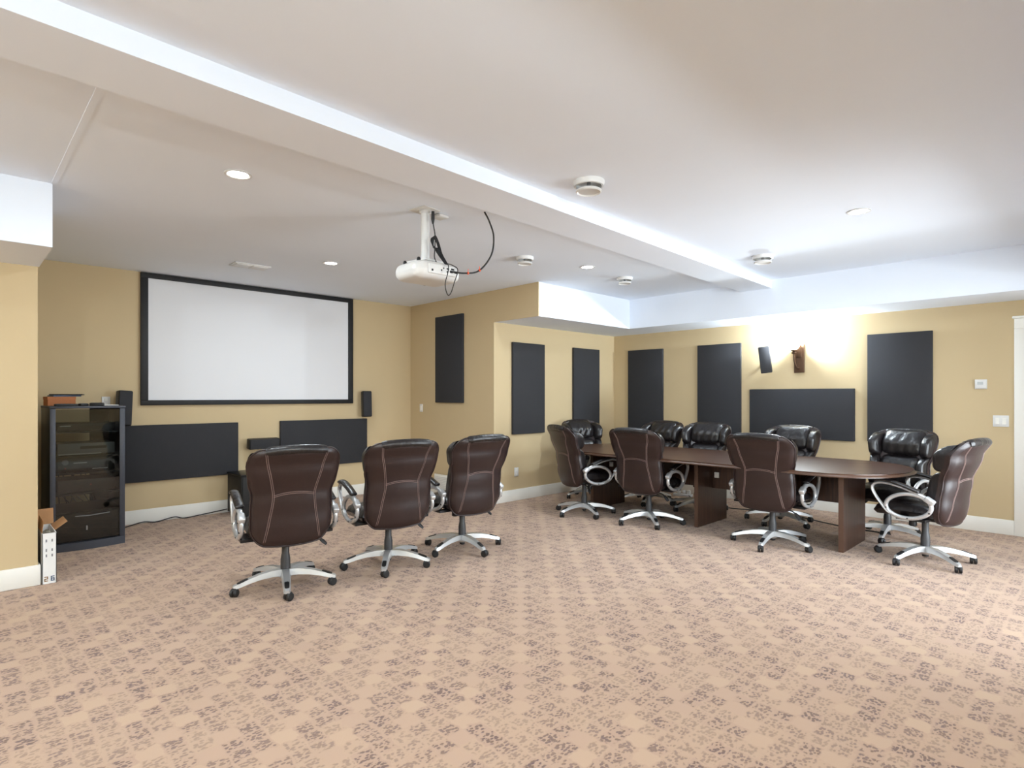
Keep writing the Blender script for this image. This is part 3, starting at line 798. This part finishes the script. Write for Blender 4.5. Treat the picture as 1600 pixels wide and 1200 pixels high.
def device(z, h_, label, name, bits, mat='black_plastic', w_=0.43, d_=0.36):
    o = thing(name, label, 'av component', (RCX, RCY - 0.06, z + 0.001))
    MB().rbox((-w_/2, -d_/2, 0.008), (w_/2, d_/2, h_), 0.004, 2).build('case', mat, o)
    for x in (-1, 1): MB().box((x * w_ * .4 - 0.02, -d_/2 + 0.02, 0), (x * w_ * .4 + 0.02, d_/2 - 0.02, 0.009)).build('foot', 'black_plastic', o)
    for kind, x, z_, s_ in bits:
        if kind == 'knob': MB().lathe([(s_, 0), (s_, 0.016), (s_ * .9, 0.02)], 24, Matrix.Rotation(R(90), 4, 'X')).build('knob', 'grey_plastic', o, (x, -d_/2, z_))
        elif kind == 'strip': MB().rbox((x - s_, -d_/2 - 0.004, z_ - 0.004), (x + s_, -d_/2 + 0.002, z_ + 0.004), 0.001, 1).build('trim_strip', 'silver', o)
        elif kind == 'led': MB().rbox((x - s_, -d_/2 - 0.004, z_ - s_), (x + s_, -d_/2 + 0.002, z_ + s_), 0.001, 1).build('led', 'red_led', o)
        elif kind == 'display': MB().rbox((x - s_, -d_/2 - 0.003, z_ - 0.012), (x + s_, -d_/2 + 0.002, z_ + 0.012), 0.001, 1).build('display', 'black_satin', o)
device(1.065, 0.075, 'flat disc player on the top rack shelf', 'disc_player', [('strip', -0.16, 0.05, 0.04), ('display', 0.04, 0.04, 0.06)])
device(0.845, 0.11, 'grey amplifier with a bright lower edge, second rack shelf', 'power_amplifier', [('strip', -0.05, 0.012, 0.16), ('display', 0.05, 0.07, 0.1)], 'grey_plastic')
device(0.69, 0.135, 'black receiver with a large round volume knob in the rack', 'av_receiver', [('knob', -0.16, 0.095, 0.026), ('strip', -0.05, 0.085, 0.05), ('led', -0.16, 0.04, 0.004), ('strip', 0.1, 0.025, 0.06)])
device(0.5, 0.12, 'black amplifier with a red light in the rack', 'stereo_amplifier', [('led', 0.03, 0.07, 0.004), ('display', -0.06, 0.07, 0.05)])
for k in range(9):
    x = RCX - 0.2 + 0.038 * k + random.uniform(-.01, .01)
    z0 = 0.76 if k % 2 else 0.64
    o = MB().tube(cat([(x, RY1 - 0.1, z0), (x + random.uniform(-.02, .03), RY1 - 0.05, z0 - 0.12), (x + random.uniform(-.02, .06), RY1 - 0.045, 0.45), (x + random.uniform(0, .07), RY1 - 0.09, 0.345)]), 0.004, n=6).build('rack_cable', 'black_plastic')
    tag(o, 'thin black cable hanging at the back of the equipment rack', 'cable', 'cables behind the rack components')

# on top of the rack
t = thing('cardboard_box', 'orange brown cardboard box lying on top of the equipment rack', 'box', (0.735, 6.9, RZ), R(4))
MB().rbox((-0.105, -0.1, 0), (0.105, 0.1, 0.083), 0.002, 1).build('carton', 'orange_card', t)
MB().rbox((-0.107, -0.1015, 0.058), (0.107, 0.1015, 0.085), 0.002, 1).build('lid', 'orange_card', t)
for i, (w_, rz_, c, lab) in enumerate(((0.11, 12, 'ink_blue', 'lower dark booklet on the orange box'), (0.125, -14, 'black_plastic', 'upper black booklet on the orange box'))):
    o = MB().rbox((-w_, -0.075, 0), (w_, 0.075, 0.012), 0.002, 1).build('booklet', c, None, (0.77 + 0.02 * i, 6.88, RZ + 0.086 + 0.0125 * i), (0, 0, R(rz_)))
    tag(o, lab, 'booklet')
def remote(loc, rz_, l_, h_, label):
    t = thing('remote_control', label, 'remote', loc, R(rz_))
    MB().rbox((-l_/2, -0.024, 0), (l_/2, 0.024, h_), 0.007, 3).build('body', 'black_plastic', t)
    for k in range(5):
        for q in (-1, 1): MB().rbox((-l_*.35 + k*l_*.15 - .005, q*.01 - .004, h_ - .001), (-l_*.35 + k*l_*.15 + .005, q*.01 + .004, h_ + .002), .001, 1).build('button', 'grey_plastic', t)
remote((0.745, 6.56, RZ), 6, 0.17, 0.02, 'long flat black remote at the front left of the rack top')
remote((0.875, 6.58, RZ), 25, 0.07, 0.022, 'small black remote in the middle of the rack top')
remote((0.975, 6.56, RZ), -18, 0.11, 0.028, 'thick black remote at the right of the rack top')
tag(MB().rbox((-0.09, -0.1, 0), (0.1, 0.1, 0.006), 0.002, 1).build('paper_sheet', 'white_card', None, (1.06, 6.78, RZ), (0, 0, R(5))), 'pale sheet of paper on the rack top beside the remotes', 'paper')

# tall open carton by the wall stub
t = thing('open_carton', 'narrow white carton standing open beside the wall stub', 'box', (0.522, 5.41, 0), R(0))
bx0, bx1, by0, by1, bh = -0.042, 0.042, 0.045, 0.45, 0.375
w_ = 0.004
for a, b in (((bx0, by0), (bx1, by0 + w_)), ((bx0, by1 - w_), (bx1, by1)), ((bx0, by0), (bx0 + w_, by1)), ((bx1 - w_, by0), (bx1, by1))):
    o = MB().box((*a, 0.002), (*b, bh)).build('side', 'white_card', t)
MB().box((bx0 + w_, by0 + w_, 0.002), (bx1 - w_, by1 - w_, 0.006)).build('bottom', 'kraft', t)
for nm, a, b, c, d in (('flap', (bx0, by1 - .002, bh), (bx1 + .02, by1 - .002, bh), (bx1 + .02, by1 + .02, bh + .12), (bx0, by1 + .02, bh + .12)),
                       ('flap', (bx1, by0 + .1, bh), (bx1, by1 - .05, bh), (bx1 + .075, by1 - .05, bh + .055), (bx1 + .075, by0 + .1, bh + .055)),
                       ('flap', (bx0, by0 + .02, bh), (bx0, by1 - .05, bh), (bx0 + .012, by1 - .05, bh + .085), (bx0 + .012, by0 + .05, bh + .075))):
    vs = [a, b, c, d]; off = Vector((0.002, -0.003, 0.001))
    vv = [Vector(v) for v in vs]; vv += [v + off for v in vv]
    MB().add(vv, [(0,1,2,3),(7,6,5,4),(0,4,5,1),(1,5,6,2),(2,6,7,3),(3,7,4,0)]).build(nm, 'kraft', t)
m = MB()
for z in (0.31, 0.24, 0.2):
    for x in (-0.022, 0.012): m.box((x, by0 - 0.0012, z), (x + 0.008, by0, z + 0.02))
m.build('print_mark', 'ink_grey', t)
# the small printed digits at the foot of the carton
m = MB()
for a, b in (((-0.03, .05), (-0.008, .056)), ((-0.014, .038), (-0.008, .056)), ((-0.03, .035), (-0.008, .041)), ((-0.03, .022), (-0.024, .04)), ((-0.03, .02), (-0.008, .026))):
    m.box((a[0], by0 - 0.0012, a[1]), (b[0], by0, b[1]))
m.build('print_mark', 'ink_brown', t)
m = MB()
for a, b in (((0.008, .05), (0.03, .056)), ((0.008, .036), (0.014, .056)), ((0.008, .036), (0.03, .042)), ((0.024, .022), (0.03, .042)), ((0.008, .02), (0.03, .026)), ((0.008, .02), (0.014, .042))):
    m.box((a[0], by0 - 0.0012, a[1]), (b[0], by0, b[1]))
m.build('print_mark', 'ink_blue', t)
o = MB().sheet(lambda u, v: (0.03 * u, 0.1 * v, 0.05 + 0.03 * math.cos(u * 1.5) * math.cos(v * 1.5) + 0.006 * math.sin(9 * u + 7 * v)), 10, 10, lambda u, v: (0.03 * u, 0.1 * v, 0.03)).build('crumpled_wrap', 'poly_wrap', None, (0.522, 5.62, 0.29))
tag(o, 'crumpled grey plastic wrap inside the white carton', 'packaging')

# low black cabinet below the screen
t = thing('low_cabinet', 'low black cabinet against the wall behind the first chair', 'cabinet', (2.72, 7.09, 0))
MB().rbox((-0.35, -0.23, 0.02), (0.35, 0.23, 0.47), 0.004, 2).build('body', 'black_satin', t)
MB().rbox((-0.36, -0.24, 0.47), (0.36, 0.24, 0.488), 0.003, 2).build('top', 'black_metal', t)
MB().box((-0.33, -0.21, 0), (0.33, 0.21, 0.021)).build('plinth', 'black_satin', t)
for s in (-1, 1):
    d_ = MB().rbox((s * 0.172 - 0.168, -0.246, 0.03), (s * 0.172 + 0.168, -0.231, 0.46), 0.003, 2).build('door', 'black_satin', t)
    MB().rbox((s * 0.03 - 0.006, -0.262, 0.2), (s * 0.03 + 0.006, -0.247, 0.3), 0.003, 2).build('handle', 'steel_grey', d_)

# floor cables and clutter below the table
o = MB().tube(cat([(1.2, 7.1, 0.006), (1.35, 7.24, 0.006), (1.5, 7.3, 0.02), (1.62, 7.29, 0.006), (1.8, 7.31, 0.03), (1.9, 7.3, 0.006), (2.1, 7.3, 0.02), (2.35, 7.27, 0.05)]), 0.006, n=8).build('floor_cable', 'black_plastic')
tag(o, 'loose black cable along the baseboard between rack and low cabinet', 'cable')
t = thing('power_strip', 'white power strip with plugs on the floor behind the table', 'power strip', (7.3, 4.1, 0), R(20))
MB().rbox((-0.03, -0.13, 0), (0.03, 0.13, 0.035), 0.006, 2).build('strip', 'white_plastic', t)
for y in (-0.08, -0.02, 0.05): MB().rbox((-0.024, y - 0.02, 0.034), (0.024, y + 0.025, 0.085), 0.005, 2).build('plug', 'white_plastic', t)
o = MB().tube(cat([(7.28, 4.0, 0.02), (7.1, 3.8, 0.007), (6.9, 3.3, 0.007), (7.05, 2.7, 0.007), (6.8, 2.0, 0.007), (6.75, 1.5, 0.007)]), 0.006, n=8).build('floor_cable', 'black_plastic')
tag(o, 'black cable lying on the carpet behind the conference table', 'cable')
